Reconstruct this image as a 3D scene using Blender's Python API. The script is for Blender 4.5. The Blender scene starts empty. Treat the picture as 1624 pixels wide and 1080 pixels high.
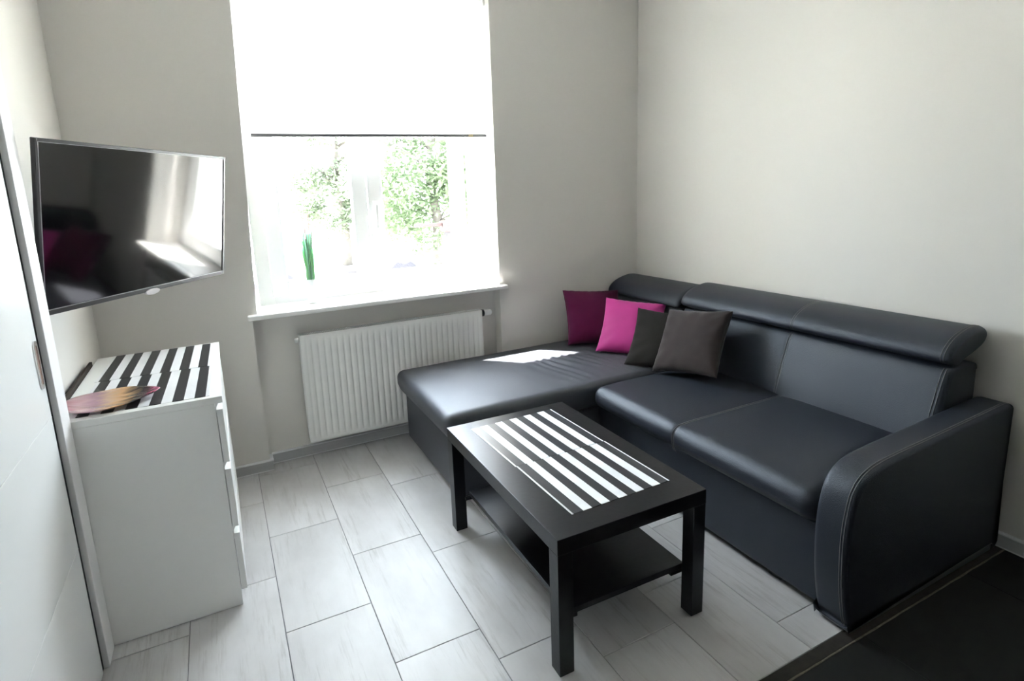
import bpy, bmesh, math, random
from mathutils import Vector, Matrix, noise
random.seed(7)
PI = math.pi
S = bpy.context.scene
C = S.collection

# ------------------------------------------------------------------ camera
cam_d = bpy.data.cameras.new('camera')
cam = bpy.data.objects.new('camera', cam_d); C.objects.link(cam); S.camera = cam
YAW, PITCH, ROLL = 0.4615, -0.1940, -0.0378
_f = Vector((math.sin(YAW)*math.cos(PITCH), math.cos(YAW)*math.cos(PITCH), math.sin(PITCH)))
_r = Vector((math.cos(YAW), -math.sin(YAW), 0)); _u = _r.cross(_f)
_r2 = math.cos(ROLL)*_r + math.sin(ROLL)*_u; _u2 = -math.sin(ROLL)*_r + math.cos(ROLL)*_u
m = Matrix((( _r2.x, _u2.x, -_f.x, -2.5478), (_r2.y, _u2.y, -_f.y, -3.0796), (_r2.z, _u2.z, -_f.z, 1.4331), (0, 0, 0, 1)))
cam.matrix_world = m
cam_d.sensor_width = 36; cam_d.lens = 908.46/1624*36
cam_d.shift_x = 11.09/1624; cam_d.shift_y = -68.84/1624
cam_d.clip_start = 0.02

# ------------------------------------------------------------------ world, sun, exposure
W = bpy.data.worlds.new('world'); S.world = W; W.use_nodes = True
bg = W.node_tree.nodes['Background']
bg.inputs[0].default_value = (0.80, 0.90, 1.0, 1); bg.inputs[1].default_value = 6.5
sun_d = bpy.data.lights.new('sun', 'SUN'); sun_d.energy = 24; sun_d.angle = math.radians(0.7); sun_d.color = (1, 0.97, 0.92)
sun = bpy.data.objects.new('sun', sun_d); C.objects.link(sun)
sun.rotation_euler = Vector((0.36, -0.39, -1.0)).to_track_quat('-Z', 'Y').to_euler(); sun.location = (-4, 6, 8)
por_d = bpy.data.lights.new('window_portal', 'AREA'); por_d.shape = 'RECTANGLE'; por_d.size = 1.35; por_d.size_y = 1.7
por_d.cycles.is_portal = True
por = bpy.data.objects.new('window_portal', por_d); C.objects.link(por)
por.location = (-1.73, 0.44, 1.66); por.rotation_euler = (-PI/2, 0, 0)
S.view_settings.view_transform = 'Standard'; S.view_settings.look = 'None'
S.view_settings.exposure = 2.5; S.view_settings.gamma = 1; S.view_settings.use_curve_mapping = False
S.cycles.use_denoising = True
S.cycles.max_bounces = 12; S.cycles.diffuse_bounces = 7; S.cycles.glossy_bounces = 4; S.cycles.transparent_max_bounces = 12
S.cycles.caustics_reflective = False; S.cycles.caustics_refractive = False
S.cycles.sample_clamp_indirect = 12

# ------------------------------------------------------------------ material helper
def mat(name, col, rough=0.5, spec=0.5, metal=0.0, bump=None, var=None, coat=0.0, sheen=0.0, ior=1.5, tint=None):
    M = bpy.data.materials.new(name); M.use_nodes = True
    N = M.node_tree.nodes; L = M.node_tree.links; b = N['Principled BSDF']
    b.inputs['Base Color'].default_value = (*col, 1); b.inputs['Roughness'].default_value = rough
    b.inputs['Specular IOR Level'].default_value = spec; b.inputs['Metallic'].default_value = metal
    b.inputs['Coat Weight'].default_value = coat; b.inputs['Sheen Weight'].default_value = sheen
    b.inputs['Coat Roughness'].default_value = 0.05; b.inputs['IOR'].default_value = ior
    if tint: b.inputs['Specular Tint'].default_value = (*tint, 1)
    tc = N.new('ShaderNodeTexCoord')
    if var:                                    # (scale, amount, stretch)
        mp = N.new('ShaderNodeMapping'); mp.inputs['Scale'].default_value = var[2] if len(var) > 2 else (1, 1, 1)
        nz = N.new('ShaderNodeTexNoise'); nz.inputs['Scale'].default_value = var[0]; nz.inputs['Detail'].default_value = 5
        mx = N.new('ShaderNodeMix'); mx.data_type = 'RGBA'; mx.blend_type = 'MIX'
        a = var[1]
        mx.inputs[6].default_value = (*[c*(1-a) for c in col], 1); mx.inputs[7].default_value = (*[min(1, c*(1+a)) for c in col], 1)
        L.new(tc.outputs['Object'], mp.inputs[0]); L.new(mp.outputs[0], nz.inputs[0])
        L.new(nz.outputs[0], mx.inputs[0]); L.new(mx.outputs[2], b.inputs['Base Color'])
    if bump:                                   # (scale, strength, kind)
        if len(bump) > 2 and bump[2] == 'voronoi':
            t = N.new('ShaderNodeTexVoronoi'); t.inputs['Scale'].default_value = bump[0]
        else:
            t = N.new('ShaderNodeTexNoise'); t.inputs['Scale'].default_value = bump[0]; t.inputs['Detail'].default_value = 4
        bp = N.new('ShaderNodeBump'); bp.inputs['Strength'].default_value = bump[1]; bp.inputs['Distance'].default_value = 0.002
        L.new(tc.outputs['Object'], t.inputs[0]); L.new(t.outputs[0], bp.inputs['Height']); L.new(bp.outputs[0], b.inputs['Normal'])
    return M

M_wall = mat('wall_paint', (0.735, 0.712, 0.675), 0.75, 0.25, bump=(220, 0.12), var=(1.3, 0.012))
M_ceil = mat('ceiling_paint', (0.85, 0.85, 0.84), 0.8, 0.2, bump=(200, 0.08))
M_white = mat('white_lacquer', (0.85, 0.85, 0.83), 0.32, 0.5, bump=(60, 0.02))
M_door = mat('door_white', (0.84, 0.85, 0.85), 0.28, 0.5, bump=(30, 0.02))
M_casing = mat('casing_white', (0.84, 0.83, 0.83), 0.4, 0.4, bump=(60, 0.02))
M_rubber = mat('dark_gap', (0.02, 0.02, 0.022), 0.7, 0.2, bump=(90, 0.05))
M_frame = mat('window_pvc', (0.95, 0.95, 0.95), 0.25, 0.5, bump=(40, 0.01))
M_sill = mat('sill_white', (0.90, 0.89, 0.88), 0.3, 0.5, bump=(40, 0.02))
M_base = mat('baseboard_grey', (0.50, 0.50, 0.51), 0.4, 0.4, var=(6, 0.1, (1, 1, 8)))
M_base_hi = mat('baseboard_edge', (0.80, 0.80, 0.81), 0.35, 0.5, var=(6, 0.05))
M_rad = mat('radiator_enamel', (0.84, 0.84, 0.82), 0.3, 0.5, bump=(50, 0.01))
M_radin = mat('radiator_inside', (0.25, 0.25, 0.25), 0.6, 0.2, bump=(50, 0.02))
M_black = mat('black_plastic', (0.015, 0.015, 0.017), 0.35, 0.5, bump=(80, 0.02))
M_bezel = mat('bezel_gunmetal', (0.035, 0.033, 0.036), 0.33, 0.5, metal=0.0, bump=(80, 0.02))
M_chrome = mat('chrome', (0.75, 0.73, 0.72), 0.16, 0.5, metal=1.0, bump=(60, 0.01))
M_alu = mat('brushed_aluminium', (0.52, 0.53, 0.55), 0.35, 0.5, metal=1.0, bump=(60, 0.03))
M_tan = mat('handle_recess', (0.36, 0.24, 0.19), 0.4, 0.4, metal=0.4, bump=(60, 0.02))
M_screen = mat('tv_screen', (0.004, 0.0035, 0.0035), 0.07, 0.5, coat=0.0, ior=1.95)
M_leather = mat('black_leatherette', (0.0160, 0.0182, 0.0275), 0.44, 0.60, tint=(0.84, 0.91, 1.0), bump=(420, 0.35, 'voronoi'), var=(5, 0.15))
M_leather_sheen = mat('chaise_leatherette_sheen', (0.046, 0.047, 0.057), 0.50, 1.0, tint=(0.88, 0.93, 1.0), bump=(420, 0.3, 'voronoi'), var=(5, 0.15))  # same leatherette, base colour lightened to stand in for window sheen
M_thread = mat('grey_thread', (0.22, 0.21, 0.215), 0.7, 0.2, bump=(300, 0.2))
M_tabl = mat('black_brown_veneer', (0.006, 0.0054, 0.0068), 0.31, 0.36, tint=(0.85, 0.91, 1.0), bump=(60, 0.15), var=(4, 0.35, (1, 14, 1)))
M_plum = mat('plum_cotton', (0.085, 0.005, 0.040), 0.85, 0.15, bump=(500, 0.4), var=(9, 0.2), sheen=0.1)
M_pink = mat('magenta_satin', (0.47, 0.030, 0.235), 0.55, 0.3, bump=(500, 0.2), var=(9, 0.12), sheen=0.15)
M_char = mat('charcoal_cotton', (0.021, 0.018, 0.0165), 0.85, 0.15, bump=(500, 0.5), var=(12, 0.2), sheen=0.05)
M_brown = mat('brown_velvet', (0.033, 0.024, 0.024), 0.8, 0.15, bump=(300, 0.5), var=(14, 0.4), sheen=0.2)
M_strip = mat('threshold_dark', (0.035, 0.030, 0.025), 0.8, 0.2, bump=(120, 0.8), var=(30, 0.5))
M_stripe = mat('threshold_edge', (0.15, 0.13, 0.10), 0.8, 0.2, bump=(160, 0.9), var=(60, 0.5))
M_ext = mat('sun_blocker_render', (0.7, 0.68, 0.64), 0.9, 0.1, bump=(60, 0.4))
M_back = mat('grout', (0.22, 0.22, 0.23), 0.9, 0.1, bump=(80, 0.3))

def mat_plank():
    M = bpy.data.materials.new('whitewashed_plank'); M.use_nodes = True
    N = M.node_tree.nodes; L = M.node_tree.links; b = N['Principled BSDF']
    tc = N.new('ShaderNodeTexCoord'); oi = N.new('ShaderNodeObjectInfo')
    ad = N.new('ShaderNodeVectorMath'); ad.operation = 'ADD'
    sc = N.new('ShaderNodeVectorMath'); sc.operation = 'SCALE'; sc.inputs[3].default_value = 37.0
    cb = N.new('ShaderNodeCombineXYZ')
    for i in range(3): L.new(oi.outputs['Random'], cb.inputs[i])
    L.new(cb.outputs[0], sc.inputs[0]); L.new(tc.outputs['Object'], ad.inputs[0]); L.new(sc.outputs[0], ad.inputs[1])
    def nz(scale, stretch, detail=6, rough=0.6):
        mp = N.new('ShaderNodeMapping'); mp.inputs['Scale'].default_value = stretch; L.new(ad.outputs[0], mp.inputs[0])
        n = N.new('ShaderNodeTexNoise'); n.inputs['Scale'].default_value = scale; n.inputs['Detail'].default_value = detail; n.inputs['Roughness'].default_value = rough
        L.new(mp.outputs[0], n.inputs[0]); return n
    n1 = nz(3.0, (1.6, 0.7, 1)); n2 = nz(7, (8, 0.55, 1), 9, 0.7); n3 = nz(2.2, (4, 0.8, 1), 3)
    r1 = N.new('ShaderNodeValToRGB'); r1.color_ramp.elements[0].position = 0.30; r1.color_ramp.elements[1].position = 0.68
    r1.color_ramp.elements[0].color = (0.47, 0.46, 0.46, 1); r1.color_ramp.elements[1].color = (0.61, 0.60, 0.605, 1)
    L.new(n1.outputs[0], r1.inputs[0])
    r2 = N.new('ShaderNodeValToRGB'); r2.color_ramp.elements[0].position = 0.33; r2.color_ramp.elements[1].position = 0.50
    r2.color_ramp.elements[0].color = (0.70, 0.685, 0.67, 1); r2.color_ramp.elements[1].color = (1, 1, 1, 1)
    L.new(n2.outputs[0], r2.inputs[0])
    r3 = N.new('ShaderNodeValToRGB'); r3.color_ramp.elements[0].position = 0.42; r3.color_ramp.elements[1].position = 0.62
    r3.color_ramp.elements[0].color = (0, 0, 0, 1); r3.color_ramp.elements[1].color = (1, 1, 1, 1); L.new(n3.outputs[0], r3.inputs[0])
    mx = N.new('ShaderNodeMix'); mx.data_type = 'RGBA'; mx.blend_type = 'MULTIPLY'
    L.new(r3.outputs[0], mx.inputs[0]); L.new(r1.outputs[0], mx.inputs[6]); L.new(r2.outputs[0], mx.inputs[7])
    hv = N.new('ShaderNodeHueSaturation'); mr = N.new('ShaderNodeMapRange'); mr.inputs[3].default_value = 0.95; mr.inputs[4].default_value = 1.06
    L.new(oi.outputs['Random'], mr.inputs[0]); L.new(mr.outputs[0], hv.inputs['Value']); L.new(mx.outputs[2], hv.inputs['Color'])
    L.new(hv.outputs[0], b.inputs['Base Color'])
    b.inputs['Roughness'].default_value = 0.42; b.inputs['Specular IOR Level'].default_value = 0.45
    bp = N.new('ShaderNodeBump'); bp.inputs['Strength'].default_value = 0.15; bp.inputs['Distance'].default_value = 0.001
    L.new(n2.outputs[0], bp.inputs['Height']); L.new(bp.outputs[0], b.inputs['Normal'])
    return M
M_plank = mat_plank()
M_tile = mat('dark_slate_tile', (0.009, 0.0085, 0.008), 0.55, 0.3, bump=(14, 0.3), var=(5, 0.5))
M_grout = mat('tile_grout', (0.06, 0.058, 0.055), 0.9, 0.1, bump=(80, 0.3))

# ------------------------------------------------------------------ geometry helpers
def obj(name, bm, m, parent=None, smooth=False, recalc=True):
    if recalc: bmesh.ops.recalc_face_normals(bm, faces=bm.faces)
    me = bpy.data.meshes.new(name); bm.to_mesh(me); bm.free()
    for mm in (m if isinstance(m, (list, tuple)) else [m]): me.materials.append(mm)
    if smooth:
        for p in me.polygons: p.use_smooth = True
    o = bpy.data.objects.new(name, me); C.objects.link(o)
    if parent:
        o.parent = parent
        o.matrix_parent_inverse = Matrix.Identity(4)
        if parent.type == 'EMPTY' or parent.location.length > 0: pass
    return o
def tag(o, label=None, cat=None, group=None, kind=None):
    if label: o['label'] = label
    if cat: o['category'] = cat
    if group: o['group'] = group
    if kind: o['kind'] = kind
    return o
def thing(name, label, cat, loc=(0, 0, 0), group=None, rot=None):
    o = bpy.data.objects.new(name, None); C.objects.link(o); o.location = loc; o.empty_display_size = 0.1
    if rot: o.rotation_euler = rot
    return tag(o, label, cat, group)
def box(bm, x0, x1, y0, y1, z0, z1, bev=0.0, seg=2, mi=0):
    r = bmesh.ops.create_cube(bm, size=1)
    vs = r['verts']
    for v in vs:
        v.co = Vector(((x0+x1)/2 + v.co.x*(x1-x0), (y0+y1)/2 + v.co.y*(y1-y0), (z0+z1)/2 + v.co.z*(z1-z0)))
    fs = {f for v in vs for f in v.link_faces}
    for f in fs: f.material_index = mi
    if bev > 0:
        es = {e for v in vs for e in v.link_edges}
        bmesh.ops.bevel(bm, geom=list(es), offset=bev, segments=seg, affect='EDGES', profile=0.5, material=-1)
    return vs
def B(*a, **k):
    bm = bmesh.new(); box(bm, *a, **k); return bm
def sub(p, x0, x1, y0, y1, z0, z1):            # world box expressed in the local frame of thing p (unrotated)
    l = p.location; return (x0-l.x, x1-l.x, y0-l.y, y1-l.y, z0-l.z, z1-l.z)
def rbox(x0, x1, y0, y1, z0, z1, r, n=(20, 20, 6), rim=5, fn=None, bm=None):
    """rounded soft box; fn(point, u, v, w) displaces (u,v,w in -1..1)"""
    bm = bm or bmesh.new()
    c = Vector(((x0+x1)/2, (y0+y1)/2, (z0+z1)/2)); h = Vector(((x1-x0)/2, (y1-y0)/2, (z1-z0)/2))
    def samp(hh, k):
        s = [-(hh-r) + 2*(hh-r)*i/k for i in range(k+1)] if hh > r+1e-6 else [0]
        t = [r*math.tan(PI/4*i/rim) for i in range(1, rim+1)]
        return [-(hh-r)-q for q in reversed(t)] + s + [(hh-r)+q for q in t]
    ax = [samp(h[i], n[i]) for i in range(3)]
    cache = {}
    def V(p):
        k = (round(p.x, 6), round(p.y, 6), round(p.z, 6))
        if k in cache: return cache[k]
        inner = Vector([max(-(h[i]-r), min(h[i]-r, p[i])) for i in range(3)])
        d = p-inner
        q = inner + d.normalized()*r if d.length > 1e-9 else p
        w = c+q
        if fn: w = fn(w, q.x/h.x, q.y/h.y, q.z/h.z)
        cache[k] = bm.verts.new(w); return cache[k]
    for a in range(3):
        b_, c_ = (a+1) % 3, (a+2) % 3
        for s in (-1, 1):
            for i in range(len(ax[b_])-1):
                for j in range(len(ax[c_])-1):
                    q = []
                    for (ii, jj) in ((i, j), (i+1, j), (i+1, j+1), (i, j+1)):
                        p = Vector((0, 0, 0)); p[a] = s*h[a]; p[b_] = ax[b_][ii]; p[c_] = ax[c_][jj]; q.append(V(p))
                    if s < 0: q.reverse()
                    bm.faces.new(q)
    return bm
def catmull(P, k=6, closed=True):
    out = []; n = len(P)
    for i in range(n if closed else n-1):
        p0, p1, p2, p3 = (P[(i-1) % n], P[i], P[(i+1) % n], P[(i+2) % n]) if closed else (P[max(i-1, 0)], P[i], P[i+1], P[min(i+2, n-1)])
        for j in range(k):
            t = j/k
            out.append(tuple(0.5*((2*p1[d]) + (-p0[d]+p2[d])*t + (2*p0[d]-5*p1[d]+4*p2[d]-p3[d])*t*t + (-p0[d]+3*p1[d]-3*p2[d]+p3[d])*t**3) for d in range(len(p1))))
    if not closed: out.append(tuple(P[-1]))
    return out
def loft(prof, y0, y1, r0, r1, seg=5, mid=1, fn=None):
    """closed xz profile extruded along y with rounded ends"""
    n = len(prof)
    area = sum(prof[i][0]*prof[(i+1) % n][1]-prof[(i+1) % n][0]*prof[i][1] for i in range(n))
    sg = 1 if area > 0 else -1
    nor = []
    for i in range(n):
        a = Vector(prof[i-1]); b = Vector(prof[(i+1) % n]); t = (b-a)
        t = t.normalized() if t.length > 1e-9 else Vector((1, 0))
        nor.append(Vector((-t.y, t.x))*sg)       # inward
    bm = bmesh.new(); rings = []
    st = [(y0 + r0*(1-math.sin(PI/2*i/seg)), r0*(1-math.cos(PI/2*i/seg))) for i in range(seg, -1, -1)]
    st = [(y0 + r0*(1-math.cos(a)), r0*(1-math.sin(a))) for a in [PI/2*i/seg for i in range(seg+1)]]
    en = [(y1 - r1*(1-math.cos(a)), r1*(1-math.sin(a))) for a in [PI/2*i/seg for i in range(seg, -1, -1)]]
    md = [(st[-1][0] + (en[0][0]-st[-1][0])*i/mid, 0) for i in range(1, mid)]
    for (y, ins) in st+md+en:
        ring = []
        for i in range(n):
            p = Vector(prof[i]) + nor[i]*ins
            w = Vector((p.x, y, p.y))
            if fn: w = fn(w)
            ring.append(bm.verts.new(w))
        rings.append(ring)
    for a, b in zip(rings, rings[1:]):
        for i in range(n):
            f = bm.faces.new((a[i], a[(i+1) % n], b[(i+1) % n], b[i])); f.smooth = True
    bm.faces.new(rings[0]); bm.faces.new(rings[-1])
    return bm
def tube(bm, pts, r, seg=6, closed=False):
    P = [Vector(p) for p in pts]; rings = []; up = Vector((0.13, 0.37, 0.92)).normalized()
    for i, p in enumerate(P):
        t = (P[min(i+1, len(P)-1)]-P[max(i-1, 0)]).normalized()
        a = t.cross(up); a = a.normalized() if a.length > 1e-4 else Vector((1, 0, 0)); b = t.cross(a)
        rr = r[i] if isinstance(r, (list, tuple)) else r
        rings.append([bm.verts.new(p + (a*math.cos(2*PI*k/seg)+b*math.sin(2*PI*k/seg))*rr) for k in range(seg)])
    for a, b in zip(rings, rings[1:]):
        for k in range(seg): f = bm.faces.new((a[k], a[(k+1) % seg], b[(k+1) % seg], b[k])); f.smooth = True
    bm.faces.new(list(reversed(rings[0]))); bm.faces.new(rings[-1])
    return bm
def lathe(bm, prof, c, seg=24):
    rings = [[bm.verts.new((c[0]+r*math.cos(2*PI*k/seg), c[1]+r*math.sin(2*PI*k/seg), c[2]+z)) for k in range(seg)] for r, z in prof]
    for a, b in zip(rings, rings[1:]):
        for k in range(seg): f = bm.faces.new((a[k], a[(k+1) % seg], b[(k+1) % seg], b[k])); f.smooth = True
    bm.faces.new(list(reversed(rings[0]))); bm.faces.new(rings[-1]); return bm

# ------------------------------------------------------------------ setting
RX, LX, BY, CZ = 0.0, -3.081, -6.2, 2.75
def struct(name, bm, m, parent=None, label=None):
    o = obj(name, bm, m, parent)
    if not parent: o['kind'] = 'structure'
    if label: o['label'] = label
    return o
# front wall (holds the window) : niche under the sill
bm = bmesh.new()
WT = 0.42
def prism(bm, pts_bot, pts_top, z0, z1):
    a = [bm.verts.new((x, y, z0)) for x, y in pts_bot]; b = [bm.verts.new((x, y, z1)) for x, y in pts_top]
    n = len(a)
    for i in range(n): bm.faces.new((a[i], a[(i+1) % n], b[(i+1) % n], b[i]))
    bm.faces.new(a); bm.faces.new(b)
box(bm, LX-0.1, -2.435, 0, WT, 0, 0.815)
prism(bm, [(LX-0.1, 0), (-2.412, 0), (-2.39, WT), (LX-0.1, WT)], [(LX-0.1, 0), (-2.356, 0), (-2.35, WT), (LX-0.1, WT)], 0.815, 2.5)
box(bm, -1.05, 0.1, 0, WT, 0, 2.5)
box(bm, -2.435, -1.05, 0.078, WT, 0, 0.815)
box(bm, LX-0.1, 0.1, 0, WT, 2.5, CZ)
struct('wall_front', bm, M_wall, label='off-white painted window wall with a radiator niche')
struct('wall_right', B(0, 0.1, BY, 0, 0, CZ), M_wall, label='off-white painted wall behind the sofa')
struct('wall_left', B(LX-0.1, LX, BY, 0, 0, CZ), M_wall, label='off-white painted wall behind the television')
struct('wall_back', B(LX-0.1, 0.1, BY-0.1, BY, 0, CZ), mat('dark_back_wall', (0.12, 0.11, 0.10), 0.6, 0.3, bump=(60, 0.1)))
struct('ceiling', B(LX-0.1, 0.1, BY-0.1, WT, CZ, CZ+0.1), M_ceil)
# floor : grouting bed with planks and dark tiles as parts
FE = -2.128
bm = bmesh.new(); box(bm, LX, 0, BY, 0.078, -0.06, -0.003)
fl = struct('floor', bm, M_back, label='whitewashed plank floor meeting dark square tiles')
colx = [-3.071 + 0.286*i for i in range(12)]
offs = {0: -1.103, 1: -0.932, 2: -0.652, 3: -0.95, 4: -1.092, 5: -1.24, 6: -1.085, 7: -0.80, 8: -0.95, 9: -1.15, 10: -0.7}
PL, G = 0.602, 0.0011
cache = {}
def piece(name, x0, x1, y0, y1, m, th=0.006, bev=0.0012):
    key = (name, round(x1-x0, 4), round(y1-y0, 4))
    if key not in cache:
        hx, hy = (x1-x0)/2, (y1-y0)/2
        bm = bmesh.new(); vs = box(bm, -hx, hx, -hy, hy, -th, 0)
        es = [e for v in vs for e in v.link_edges if all(w.co.z > -1e-6 for w in e.verts)]
        bmesh.ops.bevel(bm, geom=list(set(es)), offset=bev, segments=1, affect='EDGES')
        o = obj(name, bm, m, fl); cache[key] = o
    else:
        o = cache[key].copy(); C.objects.link(o); o.parent = fl
    o.location = ((x0+x1)/2, (y0+y1)/2, 0)
    return o
for i in range(11):
    x0 = max(colx[i], LX+0.002) ; x1 = min(colx[i+1], -0.002)
    y = offs[i] - 4*PL
    while y < 0.078:
        y0, y1 = max(y, FE), min(y+PL, 0.07 if (x0 > -2.5 and x1 < -1.05) else -0.002)
        if y1-y0 > 0.02 and x1-x0 > 0.01: piece('plank', x0+G, x1-G, y0+G, y1-G, M_plank)
        y += PL
bm = bmesh.new(); box(bm, LX+0.002, -0.002, BY, FE-0.041, -0.0055, -0.0022); obj('grout_bed', bm, M_grout, fl)
for i in range(6):
    for j in range(7):
        x1 = -0.285 + 0.6 - 0.6*i; x0 = x1-0.6; x1 = min(x1, -0.003); x0 = max(x0, LX+0.003)
        y1 = FE-0.04-0.6*j; y0 = max(y1-0.6, BY+0.003)
        if x1-x0 > 0.05 and y1-y0 > 0.05: piece('tile', x0+0.0014, x1-0.0014, y0+0.0014, y1-0.0014, M_tile, 0.0048, 0.001)
# threshold joint between the two floors
def rough_strip(y0, y1, z, h, amp, seed):
    bm = bmesh.new(); n = 150; rows = []
    for i in range(n+1):
        x = LX+0.004 + (-0.004-LX-0.004)*i/n
        a = noise.noise(Vector((x*14, seed, 0)))*amp; b = noise.noise(Vector((x*17, seed+5, 0)))*amp
        rows.append([bm.verts.new(p) for p in ((x, y0+a, z), (x, y0+a+0.001, z+h*(0.75+0.25*noise.noise(Vector((x*30, 1, seed))))), (x, y1+b-0.001, z+h*(0.75+0.25*noise.noise(Vector((x*25, 3, seed))))), (x, y1+b, z))])
    for a, b in zip(rows, rows[1:]):
        for k in range(4): bm.faces.new((a[k], a[(k+1) % 4], b[(k+1) % 4], b[k]))
    bm.faces.new(rows[0]); bm.faces.new(rows[-1]); return bm
t1 = struct('trim_2', rough_strip(FE-0.040, FE-0.001, -0.0022, 0.0025, 0.0004, 1.0), M_strip, label='dark uneven joint strip between planks and tiles')
obj('joint_edge', rough_strip(FE-0.047, FE-0.041, 0.0003, 0.0025, 0.002, 3.0), M_stripe, t1)

# baseboards
def baseboard(name, x0, x1, y0, y1, label=None):
    o = struct(name, B(x0, x1, y0, y1, 0.0004, 0.058, bev=0.002), M_base, label=label)
    bm = bmesh.new(); e = 0.002
    box(bm, x0-e, x1+e, y0-e, y1+e, 0.0535, 0.0605, bev=0.001, seg=1)
    box(bm, x0-e, x1+e, y0-e, y1+e, 0.0005, 0.006, bev=0.001, seg=1)
    obj('edge_strip', bm, M_base_hi, o); return o
baseboard('baseboard_front_left', LX+0.003, -2.42, -0.016, -0.003)
baseboard('baseboard_niche_side', -2.4325, -2.42, 0.002, 0.060)
baseboard('baseboard_niche', -2.416, -1.055, 0.062, 0.075)
baseboard('baseboard_front_right', -1.047, -0.02, -0.016, -0.003)
baseboard('baseboard_right', -0.016, -0.003, BY+0.01, -0.02)
baseboard('baseboard_left', LX+0.003, LX+0.016, -0.97, -0.02)

# left side : sliding door with casing
bm = B(LX+0.001, -3.0034, -1.130, -1.041, 0.0015, 2.16, bev=0.002)
struct('trim_1', bm, M_casing, label='white upright door casing board')
struct('trim_3', B(LX+0.001, -3.0034, -2.25, -1.132, 2.075, 2.16, bev=0.002), M_casing)
M_groove_hi = mat('groove_highlight_white', (0.92, 0.92, 0.92), 0.3, 0.5, bump=(60, 0.01))
d = struct('door_1', B(-3.054, -3.024, -2.15, -1.158, 0.008, 2.068), M_door, label='white sliding door with fine horizontal grooves')
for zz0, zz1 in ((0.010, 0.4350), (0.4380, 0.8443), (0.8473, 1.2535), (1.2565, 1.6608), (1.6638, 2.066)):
    if zz0 > 0.1: obj('groove_highlight', B(-3.0238, -3.0158, -2.149, -1.160, zz0-0.0028, zz0-0.0002), M_groove_hi, d)  # white strip in each groove paints its bright highlight line
    obj('door_panel', B(-3.0238, -3.016, -2.149, -1.160, zz0, zz1, bev=0.0012), M_door, d)
obj('door_seal', B(-3.054, -3.0195, -1.1575, -1.131, 0.004, 2.07), M_rubber, d)
# recessed oval pull
def stadium(r, hz, n=10):
    return [(r*math.cos(a), hz+r*math.sin(a)) for a in [PI*i/n for i in range(n+1)]] + [(-r*math.cos(a), -hz-r*math.sin(a)) for a in [PI*i/n for i in range(n+1)]]
def ring_plate(bm, cy, cz, x0, x1, outer, inner):
    n = len(outer); L = []
    for (prof, x) in ((outer, x0), (outer, x1), (inner, x1), (inner, x0)):
        L.append([bm.verts.new((x, cy+a, cz+b)) for a, b in prof])
    for a, b in zip(L, L[1:]+L[:1]):
        for k in range(n): bm.faces.new((a[k], a[(k+1) % n], b[(k+1) % n], b[k]))
bm = bmesh.new(); ring_plate(bm, -1.190, 1.003, -3.0159, -3.0125, stadium(0.0175, 0.050), stadium(0.0095, 0.045)); hd = obj('door_handle', bm, M_chrome, d)
bm = bmesh.new(); q = [bm.verts.new((-3.0145, -1.190+a, 1.003+b)) for a, b in stadium(0.0094, 0.045)]; q2 = [bm.verts.new((-3.0158, -1.190+a, 1.003+b)) for a, b in stadium(0.0094, 0.045)]
bm.faces.new(q); bm.faces.new(q2)
for k in range(len(q)): bm.faces.new((q[k], q[(k+1) % len(q)], q2[(k+1) % len(q)], q2[k]))
obj('recess', bm, M_tan, hd)

# ------------------------------------------------------------------ window
WY0, WY1 = 0.20, 0.265
wx0, wx1, wz0, wz1 = -2.352, -1.052, 0.842, 2.499
fr = bmesh.new()
box(fr, wx0-0.03, wx0+0.05, WY0, WY1, wz0, wz1, bev=0.003); box(fr, wx1-0.07, wx1, WY0, WY1, wz0, wz1, bev=0.003)
box(fr, wx0, wx1, WY0+0.001, WY1, wz0+0.0005, wz0+0.045, bev=0.003); box(fr, wx0, wx1, WY0+0.001, WY1, wz1-0.055, wz1-0.0005, bev=0.003)
w = struct('window_1', fr, M_frame, label='white two-sash window half covered by a roller blind')
M_glass = bpy.data.materials.new('window_glass'); M_glass.use_nodes = True
N = M_glass.node_tree.nodes; L = M_glass.node_tree.links
for n_ in list(N): N.remove(n_)
o_ = N.new('ShaderNodeOutputMaterial'); tr = N.new('ShaderNodeBsdfTransparent'); gl = N.new('ShaderNodeBsdfGlossy'); mxs = N.new('ShaderNodeMixShader'); lw = N.new('ShaderNodeLayerWeight'); pw = N.new('ShaderNodeMath'); fz = N.new('ShaderNodeMath')
gl.inputs['Roughness'].default_value = 0.0; pw.operation = 'POWER'; pw.inputs[1].default_value = 5.0; fz.operation = 'MULTIPLY_ADD'; fz.inputs[1].default_value = 0.9; fz.inputs[2].default_value = 0.04; tr.inputs[0].default_value = (0.97, 0.98, 0.975, 1)
L.new(lw.outputs['Facing'], pw.inputs[0]); L.new(pw.outputs[0], fz.inputs[0])
L.new(fz.outputs[0], mxs.inputs[0]); L.new(tr.outputs[0], mxs.inputs[1]); L.new(gl.outputs[0], mxs.inputs[2]); L.new(mxs.outputs[0], o_.inputs[0])
def sash(x0, x1):
    z0, z1 = wz0+0.040, wz1-0.05; y0, y1 = WY0-0.018, WY0+0.045; t = 0.082
    bm = bmesh.new()
    box(bm, x0, x0+t, y0, y1, z0, z1, bev=0.004); box(bm, x1-t, x1, y0, y1, z0, z1, bev=0.004)
    box(bm, x0+t-0.001, x1-t+0.001, y0+0.0005, y1, z0, z0+t, bev=0.004); box(bm, x0+t-0.001, x1-t+0.001, y0+0.0005, y1, z1-t, z1, bev=0.004)
    s = obj('sash', bm, M_frame, w)
    obj('pane', B(x0+t-0.004, x1-t+0.004, WY0+0.012, WY0+0.018, z0+t-0.004, z1-t+0.004), M_glass, s)
    return s
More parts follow.
